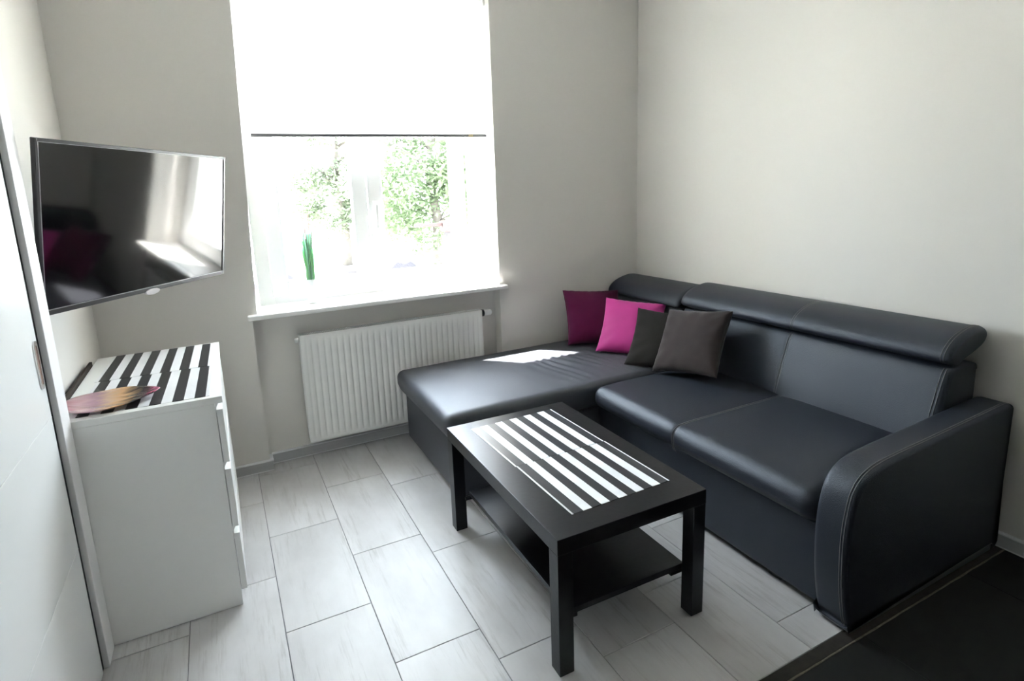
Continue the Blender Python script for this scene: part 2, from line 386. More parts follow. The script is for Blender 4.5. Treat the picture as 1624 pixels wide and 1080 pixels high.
sash(-2.312, -1.7655); sA = sash(-1.7595, -1.168)
hb = bmesh.new(); box(hb, -1.738, -1.712, WY0-0.028, WY0-0.018, 1.30, 1.37, bev=0.003); box(hb, -1.733, -1.717, WY0-0.055, WY0-0.027, 1.325, 1.345, bev=0.003); box(hb, -1.734, -1.716, WY0-0.062, WY0-0.048, 1.215, 1.35, bev=0.005)
obj('window_handle', hb, M_frame, sA)
# sill board with rounded nose
bm = bmesh.new()
box(bm, -2.4095, -1.0525, 0.0, WY0+0.03, 0.8155, 0.8400)
box(bm, -2.457, -1.012, -0.045, -0.0005, 0.8155, 0.8400, bev=0.007, seg=3)
obj('sill', bm, M_sill, w)

# ------------------------------------------------------------------ roller blind
rb = thing('roller_blind', 'white translucent roller blind pulled halfway down over the window', 'blind', (-1.70, 0.075, 2.44))
M_blind = bpy.data.materials.new('blind_fabric'); M_blind.use_nodes = True
N = M_blind.node_tree.nodes; L = M_blind.node_tree.links
pb = N['Principled BSDF']; pb.inputs['Base Color'].default_value = (0.88, 0.88, 0.87, 1); pb.inputs['Roughness'].default_value = 0.9; pb.inputs['Specular IOR Level'].default_value = 0.1
tl = N.new('ShaderNodeBsdfTranslucent'); tl.inputs[0].default_value = (0.92, 0.92, 0.9, 1); mxs = N.new('ShaderNodeMixShader'); mxs.inputs[0].default_value = 0.55
wv = N.new('ShaderNodeTexWave'); wv.inputs['Scale'].default_value = 160; bpn = N.new('ShaderNodeBump'); bpn.inputs['Strength'].default_value = 0.05; tcn = N.new('ShaderNodeTexCoord')
L.new(tcn.outputs['Object'], wv.inputs[0]); L.new(wv.outputs[1], bpn.inputs['Height']); L.new(bpn.outputs[0], pb.inputs['Normal'])
L.new(pb.outputs[0], mxs.inputs[1]); L.new(tl.outputs[0], mxs.inputs[2]); L.new(mxs.outputs[0], N['Material Output'].inputs[0])
l0 = rb.location
obj('fabric', B(*sub(rb, -2.333, -1.068, 0.0745, 0.0752, 1.722, 2.46)), M_blind, rb)
bm = bmesh.new(); tube(bm, [(-2.343-l0.x, 0, 0.03), (-1.063-l0.x, 0, 0.03)], 0.022, 16); obj('roller_tube', bm, M_white, rb)
M_bar = mat('blind_bar', (0.16, 0.16, 0.16), 0.5, 0.3, metal=0.0, bump=(60, 0.02))
bm = bmesh.new(); tube(bm, [(-2.336-l0.x, 0, 1.716-l0.z), (-1.065-l0.x, 0, 1.718-l0.z)], 0.0085, 10); br = obj('bottom_bar', bm, M_bar, rb)
obj('clip', B(*sub(rb, -1.178, -1.150, 0.066, 0.0685, 1.708, 1.724), bev=0.001), mat('clip_beige', (0.45, 0.36, 0.22), 0.5, bump=(60, 0.02)), br)
for sx in (-2.349, -1.0575): obj('bracket', B(*sub(rb, sx-0.004, sx+0.004, 0.05, 0.12, 2.42, 2.499)), M_white, rb)

# ------------------------------------------------------------------ radiator
RA = (-2.226, -1.180, 0.105, 0.700); RYF, RYB = -0.022, 0.050
ra = thing('radiator', 'white ribbed panel radiator hanging in the niche below the window sill', 'radiator', (-1.70, 0.014, 0.105))
lx, ly, lz = ra.location
bm = bmesh.new()
nr = 30; zc = [0, 0.012, 0.026, 0.052, 0.10, 0.2, 0.3, 0.4, 0.495, 0.535, 0.560, 0.583, 0.595]
pitch = (RA[1]-RA[0]-0.05)/nr; xs = [RA[0], RA[0]+0.004]
for i in range(nr):
    xs += [RA[0]+0.025+pitch*(i+f) for f in (0.0, 0.14, 0.30, 0.70, 0.86)]
xs += [RA[1]-0.025, RA[1]-0.004, RA[1]]
def rdepth(x, z):
    if x < RA[0]+0.002 or x > RA[1]-0.002: return 0.010
    if z < 0.004 or z > 0.591: return 0.004
    t = (x-RA[0]-0.025)/pitch
    e = max(0, min(1, (z-0.026)/0.026))*max(0, min(1, (0.560-z)/0.025))
    if t < 0 or t > nr: return 0.0
    f = t-math.floor(t+1e-6)
    k = 1.0 if 0.28 < f < 0.72 else (0.55 if 0.1 < f < 0.9 else 0.0)
    return 0.0085*(1-k)*e
g = [[bm.verts.new((x-lx, RYF+rdepth(x, z)-ly, z)) for z in zc] for x in xs]
for i in range(len(xs)-1):
    for j in range(len(zc)-1): f = bm.faces.new((g[i][j], g[i+1][j], g[i+1][j+1], g[i][j+1])); f.smooth = True
box(bm, RA[0]+0.003-lx, RA[1]-0.003-lx, RYF+0.0105-ly, RYF+0.016-ly, 0.003, 0.592)
obj('front_panel', bm, M_rad, ra)
bm = bmesh.new()
box(bm, RA[0]+0.003-lx, RA[1]-0.003-lx, RYB-0.014-ly, RYB-ly, 0.003, 0.592, bev=0.003); obj('rear_panel', bm, M_rad, ra)
for s in (0, 1):
    x0 = RA[0]+0.0005 if s == 0 else RA[1]-0.0015
    obj('side_cover', B(x0-lx, x0+0.0012-lx, RYF+0.012-ly, RYB-0.002-ly, 0.01, 0.593), M_rad, ra)
bm = bmesh.new()                               # top grille of cross bars
box(bm, RA[0]+0.004-lx, RA[1]-0.004-lx, RYF+0.012-ly, RYF+0.0215-ly, 0.588, 0.5945); box(bm, RA[0]+0.004-lx, RA[1]-0.004-lx, RYB-0.010-ly, RYB-0.002-ly, 0.588, 0.5945)
k = RA[0]+0.008
while k < RA[1]-0.008:
    box(bm, k-lx, k+0.0035-lx, RYF+0.0217-ly, RYB-0.0102-ly, 0.588, 0.594); k += 0.0085
for f_ in (0.1, 0.37, 0.63, 0.9):
    xx = RA[0]+(RA[1]-RA[0])*f_; box(bm, xx-lx-0.009, xx-lx+0.009, RYF+0.0217-ly, RYB-0.0102-ly, 0.5878, 0.5944)
obj('top_grille', bm, M_rad, ra)
obj('convector_fins', B(RA[0]+0.02-lx, RA[1]-0.02-lx, RYF+0.017-ly, RYB-0.0145-ly, 0.05, 0.555), M_radin, ra)
bm = bmesh.new(); tube(bm, [(RA[0]-0.022-lx, -0.014, 0.570), (RA[0]-0.0005-lx, -0.014, 0.570)], 0.012, 12); obj('bleed_plug', bm, M_rad, ra)
bm = bmesh.new(); tube(bm, [(RA[1]+0.0-lx, -0.006, 0.572), (RA[1]+0.003-lx, -0.006, 0.572), (RA[1]+0.018-lx, -0.006, 0.572)], [0.014, 0.021, 0.021], 20); vr = obj('valve_ring', bm, M_black, ra); vr['label'] = 'black valve ring'
bm = bmesh.new(); tube(bm, [(RA[1]+0.018-lx, -0.006, 0.572), (RA[1]+0.022-lx, -0.006, 0.572), (RA[1]+0.064-lx, -0.006, 0.572), (RA[1]+0.070-lx, -0.006, 0.572)], [0.013, 0.0175, 0.0165, 0.010], 20); obj('thermostat_knob', bm, M_rad, ra)
for xx in (RA[0]+0.2, RA[1]-0.2): obj('wall_bracket', B(xx-lx-0.012, xx-lx+0.012, RYB-ly+0.0002, 0.0775-ly, 0.05, 0.55), M_rad, ra)

# ------------------------------------------------------------------ potted grass on the sill
pg = thing('potted_grass', 'tuft of tall green grass in a small white pot on the window sill', 'plant', (-2.118, 0.125, 0.8402))
M_pot = mat('pot_ceramic', (0.80, 0.82, 0.80), 0.35, 0.5, bump=(60, 0.05))
bm = bmesh.new(); lathe(bm, [(0.0, 0.0), (0.024, 0.0), (0.026, 0.004), (0.031, 0.10), (0.034, 0.128), (0.0345, 0.132), (0.032, 0.132), (0.0295, 0.116), (0.0, 0.116)], (0, 0, 0), 28); obj('pot', bm, M_pot, pg)
bm = bmesh.new(); lathe(bm, [(0.0, 0.1165), (0.0292, 0.1165), (0.029, 0.121), (0.012, 0.124), (0.0, 0.125)], (0, 0, 0), 18)
for i in range(26):
    a = random.random()*2*PI; r = random.random()**.5*0.024; s = 0.003+random.random()*0.003
    bmesh.ops.create_icosphere(bm, subdivisions=1, radius=s, matrix=Matrix.Translation((r*math.cos(a), r*math.sin(a), 0.124)))
obj('pebble_filling', bm, mat('pale_pebbles', (0.45, 0.47, 0.43), 0.7, bump=(80, 0.1), var=(60, 0.4)), pg)
def grass(name, cnt, hmin, hmax, m, spread, rr0=0.022):
    bm = bmesh.new()
    for i in range(cnt):
        a = random.random()*2*PI; r = random.random()**.5*rr0
        x, y = r*math.cos(a), r*math.sin(a); h = random.uniform(hmin, hmax); lean = random.uniform(0.1, 1.0)*spread
        la = a+random.uniform(-2.6, 2.6); wd = random.uniform(0.0022, 0.0042); wa = random.random()*PI
        prev = None
        for j in range(6):
            t = j/5; c = Vector((x+math.cos(la)*lean*t*t, y+math.sin(la)*lean*t*t, 0.119+h*t))
            dv = Vector((math.cos(wa), math.sin(wa), 0))*wd*(1-t**4*0.9); nn = Vector((-math.sin(wa), math.cos(wa), 0))*wd*0.25*(1-t)
            cur = [bm.verts.new(c-dv), bm.verts.new(c+nn), bm.verts.new(c+dv), bm.verts.new(c-nn)]
            if prev:
                for k in range(4): bm.faces.new((prev[k], prev[(k+1) % 4], cur[(k+1) % 4], cur[k]))
            prev = cur
    o = obj(name, bm, m, pg); o['kind'] = 'stuff'; return o
def mat_leaf(name, c, tr=0.4):
    M = mat(name, c, 0.5, 0.3, bump=(60, 0.1), var=(30, 0.25)); N = M.node_tree.nodes; L = M.node_tree.links
    t = N.new('ShaderNodeBsdfTranslucent'); t.inputs[0].default_value = (*[min(1, x*1.3) for x in c], 1); mx = N.new('ShaderNodeMixShader'); mx.inputs[0].default_value = tr
    L.new(N['Principled BSDF'].outputs[0], mx.inputs[1]); L.new(t.outputs[0], mx.inputs[2]); L.new(mx.outputs[0], N['Material Output'].inputs[0]); return M
grass('grass_blades', 150, 0.13, 0.25, mat_leaf('grass_green', (0.42, 0.66, 0.42), 0.55), 0.030)
grass('tall_grass_blades', 60, 0.21, 0.33, mat_leaf('grass_blue_green', (0.42, 0.62, 0.52), 0.55), 0.045)
grass('dry_tips', 26, 0.27, 0.37, mat_leaf('grass_dry_pink', (0.40, 0.26, 0.27), 0.4), 0.035, 0.018)

# ------------------------------------------------------------------ television
tvq = (-2.750, -0.632, 1.3475, -0.995, 0.14, -0.017)
ty_, tp_, tr_ = tvq[3:]
ff = Vector((math.sin(ty_)*math.cos(tp_), math.cos(ty_)*math.cos(tp_), math.sin(tp_))); rr = Vector((math.cos(ty_), -math.sin(ty_), 0)); uu = rr.cross(ff)
r2 = math.cos(tr_)*rr+math.sin(tr_)*uu; u2 = -math.sin(tr_)*rr+math.cos(tr_)*uu
tv = thing('television', 'flat black television on a wall arm, angled out of the corner above the dresser', 'television')
tv.matrix_world = Matrix(((r2.x, ff.x, u2.x, tvq[0]), (r2.y, ff.y, u2.y, tvq[1]), (r2.z, ff.z, u2.z, tvq[2]), (0, 0, 0, 1)))
w2, h2 = 0.455, 0.257                          # local: x right, y away from viewer, z up
bm = bmesh.new(); bz = 0.0105
box(bm, -w2, -w2+bz, 0, 0.015, -h2, h2, bev=0.0025); box(bm, w2-bz, w2, 0, 0.015, -h2, h2, bev=0.0025)
box(bm, -w2+bz-0.001, w2-bz+0.001, 0.0003, 0.015, h2-bz, h2, bev=0.0025); box(bm, -w2+bz-0.001, w2-bz+0.001, 0.0003, 0.015, -h2, -h2+0.0165, bev=0.0025)
obj('bezel', bm, M_bezel, tv)
bm = bmesh.new()
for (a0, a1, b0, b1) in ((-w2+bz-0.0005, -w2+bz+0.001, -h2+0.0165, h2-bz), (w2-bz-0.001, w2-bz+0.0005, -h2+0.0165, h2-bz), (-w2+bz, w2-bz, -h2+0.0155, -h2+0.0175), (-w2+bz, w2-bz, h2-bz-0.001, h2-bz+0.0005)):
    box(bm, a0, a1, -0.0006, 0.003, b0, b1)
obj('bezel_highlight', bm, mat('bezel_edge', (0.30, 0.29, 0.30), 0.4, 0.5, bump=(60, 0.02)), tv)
obj('screen', B(-w2+bz-0.001, w2-bz+0.001, 0.003, 0.006, -h2+0.0155, h2-bz+0.001), M_screen, tv)
obj('back_housing', B(-w2+0.004, w2-0.004, 0.0065, 0.0145, -h2+0.004, h2-0.004, bev=0.004), M_black, tv)
obj('rear_bulge', B(-0.26, 0.26, 0.0150, 0.050, -0.22, 0.13, bev=0.012), M_black, tv)
bm = bmesh.new()                                # oval chrome emblem hanging under the bezel
pr = [(0.036*math.cos(2*PI*i/28), -h2+0.001+0.0125*math.sin(2*PI*i/28)*(1 if math.sin(2*PI*i/28) < 0 else 0.7)) for i in range(28)]
a = [bm.verts.new((x, -0.003, z)) for x, z in pr]; b = [bm.verts.new((x*1.06, 0.006, -h2+0.003+(z+h2-0.003)*1.15)) for x, z in pr]
bm.faces.new(a); bm.faces.new(b)
for i in range(28): bm.faces.new((a[i], a[(i+1) % 28], b[(i+1) % 28], b[i]))
em = obj('emblem', bm, mat('pale_metal', (0.70, 0.66, 0.66), 0.3, 0.7, bump=(60, 0.01)), tv); em['label'] = 'shiny oval emblem under the screen'
# wall arm
Mi = tv.matrix_world.inverted(); wp = Mi @ Vector((LX+0.012, -0.52, 1.33)); el = Mi @ Vector((-2.95, -0.50, 1.335))
bm = bmesh.new(); tube(bm, [(0, 0.0505, -0.03), tuple(el), tuple(wp)], 0.014, 10); wa_ = obj('wall_arm', bm, M_black, tv)
bm = bmesh.new(); box(bm, LX+0.002, LX+0.012, -0.58, -0.46, 1.24, 1.42, bev=0.002)
bm.transform(Mi); obj('wall_plate', bm, M_black, tv)

# ------------------------------------------------------------------ chest of drawers
cx0, cx1, cy0, cy1 = -3.052, -2.594, -1.037, -0.238
ch = thing('chest_of_drawers', 'white three-drawer dresser standing below the television', 'dresser', ((cx0+cx1)/2, (cy0+cy1)/2, 0), rot=(0, 0, 0))
def cb(x0, x1, y0, y1, z0, z1, name, m=M_white, bev=0.0015, par=ch):
    return obj(name, B(*sub(ch, x0, x1, y0, y1, z0, z1), bev=bev), m, par)
cb(cx0, cx1, cy0, cy1, 0.757, 0.780, 'top')
fx = cx1-0.024
cb(cx0+0.002, fx, cy0+0.001, cy0+0.019, 0.002, 0.7565, 'side_panel'); cb(cx0+0.002, fx, cy1-0.019, cy1-0.001, 0.002, 0.7565, 'side_panel')
cb(cx0+0.004, cx0+0.008, cy0+0.0195, cy1-0.0195, 0.03, 0.7565, 'back_panel', bev=0)
cb(fx-0.03, fx-0.015, cy0+0.0195, cy1-0.0195, 0.002, 0.045, 'plinth')
dz = [(0.545, 0.735), (0.305, 0.520), (0.060, 0.280)]
for z0, z1 in dz:
    dr = cb(fx+0.002, cx1-0.003, cy0+0.0015, cy1-0.0015, z0, z1, 'drawer')
    bm = bmesh.new()                            # bevelled finger grip above the front
    pts = [(fx-0.012, z1-0.03), (fx+0.0015, z1-0.03), (fx+0.0015, z1+0.001), (fx+0.010, z1+0.017), (fx+0.002, z1+0.019), (fx-0.012, z1+0.019)]
    A = [bm.verts.new((x-ch.location.x, cy0+0.0205-ch.location.y, z)) for x, z in pts]; Bv = [bm.verts.new((x-ch.location.x, cy1-0.0205-ch.location.y, z)) for x, z in pts]
    bm.faces.new(A); bm.faces.new(Bv)
    for i in range(len(A)): bm.faces.new((A[i], A[(i+1) % len(A)], Bv[(i+1) % len(A)], Bv[i]))
    obj('grip_rail', bm, M_white, dr)
    obj('drawer_tray', B(*sub(ch, cx0+0.03, fx-0.013, cy0+0.03, cy1-0.03, z0+0.01, z1-0.04)), M_white, dr)

tag(obj('gap_shade_strip', B(-3.0635, -3.0535, -0.93, -0.345, 0.0005, 0.795, bev=0.001), mat('gap_shade_brown', (0.035, 0.024, 0.017), 0.6, 0.2, bump=(40, 0.2), var=(8, 0.3, (1, 6, 1)))), 'thin dark brown strip standing in for the shaded gap between the dresser and the left wall', 'shade strip')  # dark strip added to paint the shadow in the gap behind the dresser
# ------------------------------------------------------------------ striped placemats
def stripes_mat(name, width, dark, light, n=6, edge=0.006):
    M = bpy.data.materials.new(name); M.use_nodes = True; N = M.node_tree.nodes; L = M.node_tree.links; b = N['Principled BSDF']
    tc = N.new('ShaderNodeTexCoord'); sx = N.new('ShaderNodeSeparateXYZ'); L.new(tc.outputs['Object'], sx.inputs[0])
    per = (width-2*edge)/(n-0.5)
    def mth(op, a, bb=None):
        x = N.new('ShaderNodeMath'); x.operation = op
        if isinstance(a, (int, float)): x.inputs[0].default_value = a
        else: L.new(a, x.inputs[0])
        if bb is not None:
            if isinstance(bb, (int, float)): x.inputs[1].default_value = bb
            else: L.new(bb, x.inputs[1])
        return x.outputs[0]
    u = mth('ADD', sx.outputs[0], width/2-edge)
    fr_ = mth('FRACT', mth('DIVIDE', u, per))
    dk = mth('LESS_THAN', fr_, 0.515)
    inn = mth('MULTIPLY', mth('GREATER_THAN', u, 0.0), mth('LESS_THAN', u, width-2*edge))
    k = mth('MULTIPLY', dk, inn)
    mx = N.new('ShaderNodeMix'); mx.data_type = 'RGBA'; mx.inputs[6].default_value = (*light, 1); mx.inputs[7].default_value = (*dark, 1)
    L.new(k, mx.inputs[0]); L.new(mx.outputs[2], b.inputs['Base Color'])
    b.inputs['Roughness'].default_value = 0.30; b.inputs['Specular IOR Level'].default_value = 0.55
    nz = N.new('ShaderNodeTexNoise'); nz.inputs['Scale'].default_value = 300; bp = N.new('ShaderNodeBump'); bp.inputs['Strength'].default_value = 0.1; bp.inputs['Distance'].default_value = 0.001
    L.new(tc.outputs['Object'], nz.inputs[0]); L.new(nz.outputs[0], bp.inputs['Height']); L.new(bp.outputs[0], b.inputs['Normal'])
    return M
def placemat(wd, ln, x, y, z, rz, m, label, group):
    o = obj('placemat', B(-wd/2, wd/2, -ln/2, ln/2, 0, 0.0016, bev=0.0004, seg=1), m)
    o.location = (x, y, z); o.rotation_euler = (0, 0, rz); return tag(o, label, 'placemat', group)
MT = stripes_mat('striped_vinyl', 0.388, (0.035, 0.036, 0.042), (0.84, 0.85, 0.88))
MD = stripes_mat('striped_vinyl_dresser', 0.380, (0.010, 0.010, 0.014), (0.82, 0.82, 0.83), edge=0.012)
TX, TY, TH = -1.5144, -1.4067, -0.0128
placemat(0.388, 0.376, -1.510, -1.215, 0.4501, 0.018, MT, 'black and white striped placemat on the coffee table, the one nearer the window', 'striped placemats')
placemat(0.388, 0.350, -1.501, -1.580, 0.4501, 0.012, MT, 'black and white striped placemat on the coffee table, the end away from the window', 'striped placemats')
placemat(0.380, 0.378, -2.811, -0.438, 0.7801, -0.03, MD, 'black and white striped placemat on the dresser, further one beside the window wall', 'striped placemats')
placemat(0.380, 0.378, -2.815, -0.819, 0.7801, -0.03, MD, 'black and white striped placemat on the dresser, partly under the leaf-shaped dish', 'striped placemats')

# ------------------------------------------------------------------ leaf dish on the dresser
M_dish = bpy.data.materials.new('printed_glass'); M_dish.use_nodes = True
N = M_dish.node_tree.nodes; L = M_dish.node_tree.links; b = N['Principled BSDF']
tc = N.new('ShaderNodeTexCoord'); mp = N.new('ShaderNodeMapping'); mp.inputs['Scale'].default_value = (0.55, 3.6, 1); nz = N.new('ShaderNodeTexNoise'); nz.inputs['Scale'].default_value = 13; nz.inputs['Detail'].default_value = 5
sx = N.new('ShaderNodeSeparateXYZ'); L.new(tc.outputs['Object'], mp.inputs[0]); L.new(mp.outputs[0], nz.inputs[0]); L.new(tc.outputs['Object'], sx.inputs[0])
ma = N.new('ShaderNodeMath'); ma.operation = 'MULTIPLY_ADD'; ma.inputs[1].default_value = 4.0; ma.inputs[2].default_value = 0.22; L.new(sx.outputs[0], ma.inputs[0])
mb = N.new('ShaderNodeMath'); mb.operation = 'MULTIPLY_ADD'; mb.inputs[1].default_value = 0.55; L.new(nz.outputs[0], mb.inputs[0]); L.new(ma.outputs[0], mb.inputs[2])
cr = N.new('ShaderNodeValToRGB'); E = cr.color_ramp.elements
E[0].position = 0.0; E[0].color = (0.42, 0.20, 0.24, 1); E[1].position = 1.0; E[1].color = (0.50, 0.12, 0.22, 1)
for p_, c_ in ((0.16, (0.55, 0.36, 0.38, 1)), (0.30, (0.40, 0.24, 0.30, 1)), (0.44, (0.62, 0.42, 0.30, 1)), (0.60, (0.68, 0.40, 0.20, 1)), (0.70, (0.30, 0.20, 0.12, 1)), (0.80, (0.05, 0.04, 0.04, 1)), (0.92, (0.10, 0.04, 0.05, 1))):
    e = E.new(p_); e.color = c_
L.new(mb.outputs[0], cr.inputs[0]); L.new(cr.outputs[0], b.inputs['Base Color']); b.inputs['Roughness'].default_value = 0.15; b.inputs['Coat Weight'].default_value = 0.5
bm = bmesh.new(); dl = 0.135; rings = []
for i in range(25):
    t = -1+2*i/24; hw = 0.100*(max(0, 1-abs(t)**(2.1 if t > 0 else 3.6)))**(0.8 if t > 0 else 0.6)*(1.0-0.12*t)
    row = []
    for j in range(13):
        s = -1+2*j/12
        z = 0.0022 + 0.020*(abs(t)**2.4) + 0.014*abs(s)**2.2*(1-abs(t)**3) + 0.0025*math.sin(7*s+3*t)*(1-abs(t)**4)
        row.append((t*dl, s*hw, z))
    rings.append(row)
top = [[bm.verts.new((x, y, z+0.003)) for x, y, z in row] for row in rings]; bot = [[bm.verts.new((x, y, z)) for x, y, z in row] for row in rings]
for i in range(24):
    for j in range(12):
        f = bm.faces.new((top[i][j], top[i+1][j], top[i+1][j+1], top[i][j+1])); f.smooth = True
        f = bm.faces.new((bot[i][j+1], bot[i+1][j+1], bot[i+1][j], bot[i][j])); f.smooth = True
    bm.faces.new((top[i][0], bot[i][0], bot[i+1][0], top[i+1][0])); bm.faces.new((top[i][12], top[i+1][12], bot[i+1][12], bot[i][12]))
bmesh.ops.remove_doubles(bm, verts=bm.verts, dist=0.0002)
di = obj('leaf_dish', bm, M_dish); di.location = (-2.912, -0.915, 0.7802); di.rotation_euler = (0, 0, 0.10)
tag(di, 'pointed leaf-shaped glossy dish in pink, orange and black on the dresser', 'dish')

# ------------------------------------------------------------------ coffee table
ct = thing('coffee_table', 'black-brown rectangular coffee table with a lower shelf in front of the sofa', 'table', (TX, TY, 0), rot=(0, 0, TH))
hw, hl = 0.2793, 0.4416
obj('tabletop', B(-hw, hw, -hl, hl, 0.400, 0.450, bev=0.0015), M_tabl, ct)
for sx_ in (-1, 1):
    for sy_ in (-1, 1):
        x0, x1 = sorted((sx_*hw*0.9985, sx_*(hw-0.05))); y0, y1 = sorted((sy_*hl*0.999, sy_*(hl-0.05)))
        obj('leg', B(x0, x1, y0, y1, 0.0004, 0.3995, bev=0.0015), M_tabl, ct)
obj('shelf', B(-0.214, 0.238, -hl+0.0505, hl-0.0505, 0.148, 0.168, bev=0.001), M_tabl, ct)
for sx_ in (-1, 1):
    for sy_ in (-1, 1):
        x0, x1 = sorted((sx_*(hw-0.045), sx_*(hw-0.095))); y0, y1 = sorted((sy_*(hl-0.0502), sy_*(hl-0.062)))
        obj('shelf_bracket', B(x0, x1, y0, y1, 0.136, 0.1478), M_tabl, ct)

# ------------------------------------------------------------------ corner sofa
so = thing('corner_sofa', 'black leatherette corner sofa with chaise along the window wall', 'sofa', (-0.9, -1.05, 0))
SL = so.location
def sh(bm): bm.transform(Matrix.Translation(-SL)); return bm
def spart(name, bm, m=M_leather, par=so, smooth=True, label=None):
    o = obj(name, sh(bm), m, par, smooth)
    if label: o['label'] = label
    return o
# bases
spart('base', rbox(-0.912, -0.06, -2.036, -0.822, 0.028, 0.312, 0.012, (8, 24, 6), 3, lambda p, u, v, w: p+Vector((-0.003*math.sin((p.z)*9)*(u < -0.5), 0, 0))))
spart('chaise_base', rbox(-1.693, -0.06, -0.818, -0.045, 0.028, 0.300, 0.012, (24, 12, 6), 3), M_leather_sheen)
# chaise cushion
def f_chaise(p, u, v, w):
    c = max(0, 1-abs(u)**4)*max(0, 1-abs(v)**3)
    if w > 0.1:
        p = p + Vector((0, 0, 0.014*c*min(1, w)))
        # diagonal drag folds close to the seat junction
        win = 1/(1+math.exp(-(p.x+1.12)/0.05))*1/(1+math.exp((p.x+0.58)/0.05))/(1+math.exp(-(p.y+0.76)/0.02))/(1+math.exp((p.y+0.34)/0.05))
        n_ = noise.noise(Vector((p.x*5, p.y*2.2, 1.3))); m_ = noise.noise(Vector((p.x*6, p.y*3.5, 8.1)))
        xw = p.x+0.22*p.y
        p = p + Vector((0, 0, win*0.0042*max(0, 0.6+1.3*m_)*math.sin(xw/0.060*2*PI+9*n_)+0.0025*noise.noise(Vector((p.x*5, p.y*5, 0)))))
    # front side bows outward gently and slopes under
    if w < 0: p = p + Vector((0.025*(-w)*(u < -0.6), 0.008*(-w)*(v < -0.8), 0))
    return p
spart('chaise_cushion', rbox(-1.745, -0.30, -0.838, -0.050, 0.301, 0.440, 0.040, (150, 50, 4), 6, f_chaise), M_leather_sheen)
# main seat : one upholstered bench with a middle seam
SEAM = -1.408
def f_seat(p, u, v, w):
    c = 1.0
    for (a, b) in ((-0.842, SEAM), (SEAM, -2.034)):
        lo, hi = min(a, b), max(a, b)
        if lo <= p.y <= hi:
            t = 2*(p.y-lo)/(hi-lo)-1; c = 1-abs(t)**5
    if w > 0.0: p = p+Vector((0, 0, (0.012*c+0.002)*w*max(0, 1-abs(u)**6)))
    s = math.exp(-((p.y-SEAM)/0.006)**2)
    if w > 0.0: p = p-Vector((0, 0, 0.0035*s*(w > 0.5)))
    if u < -0.8: p = p+Vector((0.0035*s-0.006*c*(1-abs(w)), 0, 0))
    if w < 0 and u < -0.5: p = p+Vector((0.030*(-w)**1.5, 0, 0))
    p = p+Vector((0, 0, 0.0012*noise.noise(Vector((p.x*4, p.y*4, 3)))*(w > 0.5)))
    return p
def seat_rows():
    return None
spart('seat_cushion', rbox(-0.972, -0.24, -2.033, -0.842, 0.313, 0.432, 0.045, (24, 150, 4), 6, f_seat))
# seat seam thread
bm = bmesh.new()
for dy in (-0.0045, 0.0045):
    pts = [(-0.27-0.66*i/14, SEAM+dy, 0.4352-0.0005*(i > 12)) for i in range(14)] + [(-0.938, SEAM+dy, 0.431), (-0.960, SEAM+dy, 0.418), (-0.970, SEAM+dy, 0.400), (-0.9722, SEAM+dy, 0.372), (-0.966, SEAM+dy, 0.34), (-0.954, SEAM+dy, 0.322)]
    tube(bm, pts, 0.0014, 5)
seam_o = spart('seam_stitching', bm, M_thread, label='grey thread stitching')
# backrests : profile extruded along the wall
BP = [(-0.060, 0.30), (-0.050, 0.50), (-0.050, 0.685), (-0.062, 0.712), (-0.13, 0.722), (-0.205, 0.718), (-0.238, 0.695), (-0.268, 0.62), (-0.300, 0.52), (-0.322, 0.44), (-0.322, 0.40), (-0.29, 0.32), (-0.16, 0.30)]
BPc = catmull(BP, 5)
def f_back(sm):
    def f(p):
        if p.x < -0.2:
            s = math.exp(-((p.y-sm)/0.008)**2); p = p+Vector((0.004*s, 0, 0))
            t = noise.noise(Vector((p.y*4, p.z*4, 2))); p = p+Vector((0.002*t, 0, 0))
        return p
    return f
bk = spart('backrest', loft(BPc, -2.032, -0.690, 0.02, 0.02, 5, 110, f_back(-1.375)), smooth=False)
bk2 = spart('backrest', loft(BPc, -0.684, -0.055, 0.02, 0.02, 5, 40, f_back(5)), smooth=False)
# headrests
HP = [(-0.236, 0.735), (-0.268, 0.752), (-0.262, 0.785), (-0.226, 0.818), (-0.168, 0.842), (-0.095, 0.855), (-0.038, 0.845), (-0.020, 0.815), (-0.040, 0.782), (-0.100, 0.757), (-0.175, 0.736), (-0.205, 0.724)]
HPc = catmull(HP, 5)
def f_head(sm, dz=0.0, tilt=0.0):
    def f(p):
        s = math.exp(-((p.y-sm)/0.008)**2); c = Vector((-0.14, p.y, 0.79)); d_ = (p-c); p = p-d_*0.035*s
        return p+Vector((0, 0, dz + tilt*(p.y+0.69)))
    return f
h1 = spart('headrest', loft(HPc, -2.040, -0.694, 0.022, 0.028, 6, 110, f_head(-1.40, -0.012, -0.009)), smooth=False)
h2_ = spart('headrest', loft(HPc, -0.684, -0.020, 0.026, 0.035, 6, 30, f_head(5, -0.034, -0.01)), smooth=False)
# headrest hinge stems
for yy in (-0.25, -0.5, -0.95, -1.8):
    bm = bmesh.new(); tube(bm, [(-0.13, yy, 0.700), (-0.13, yy, 0.755)], 0.012, 10); spart('headrest_stem', bm, M_alu)
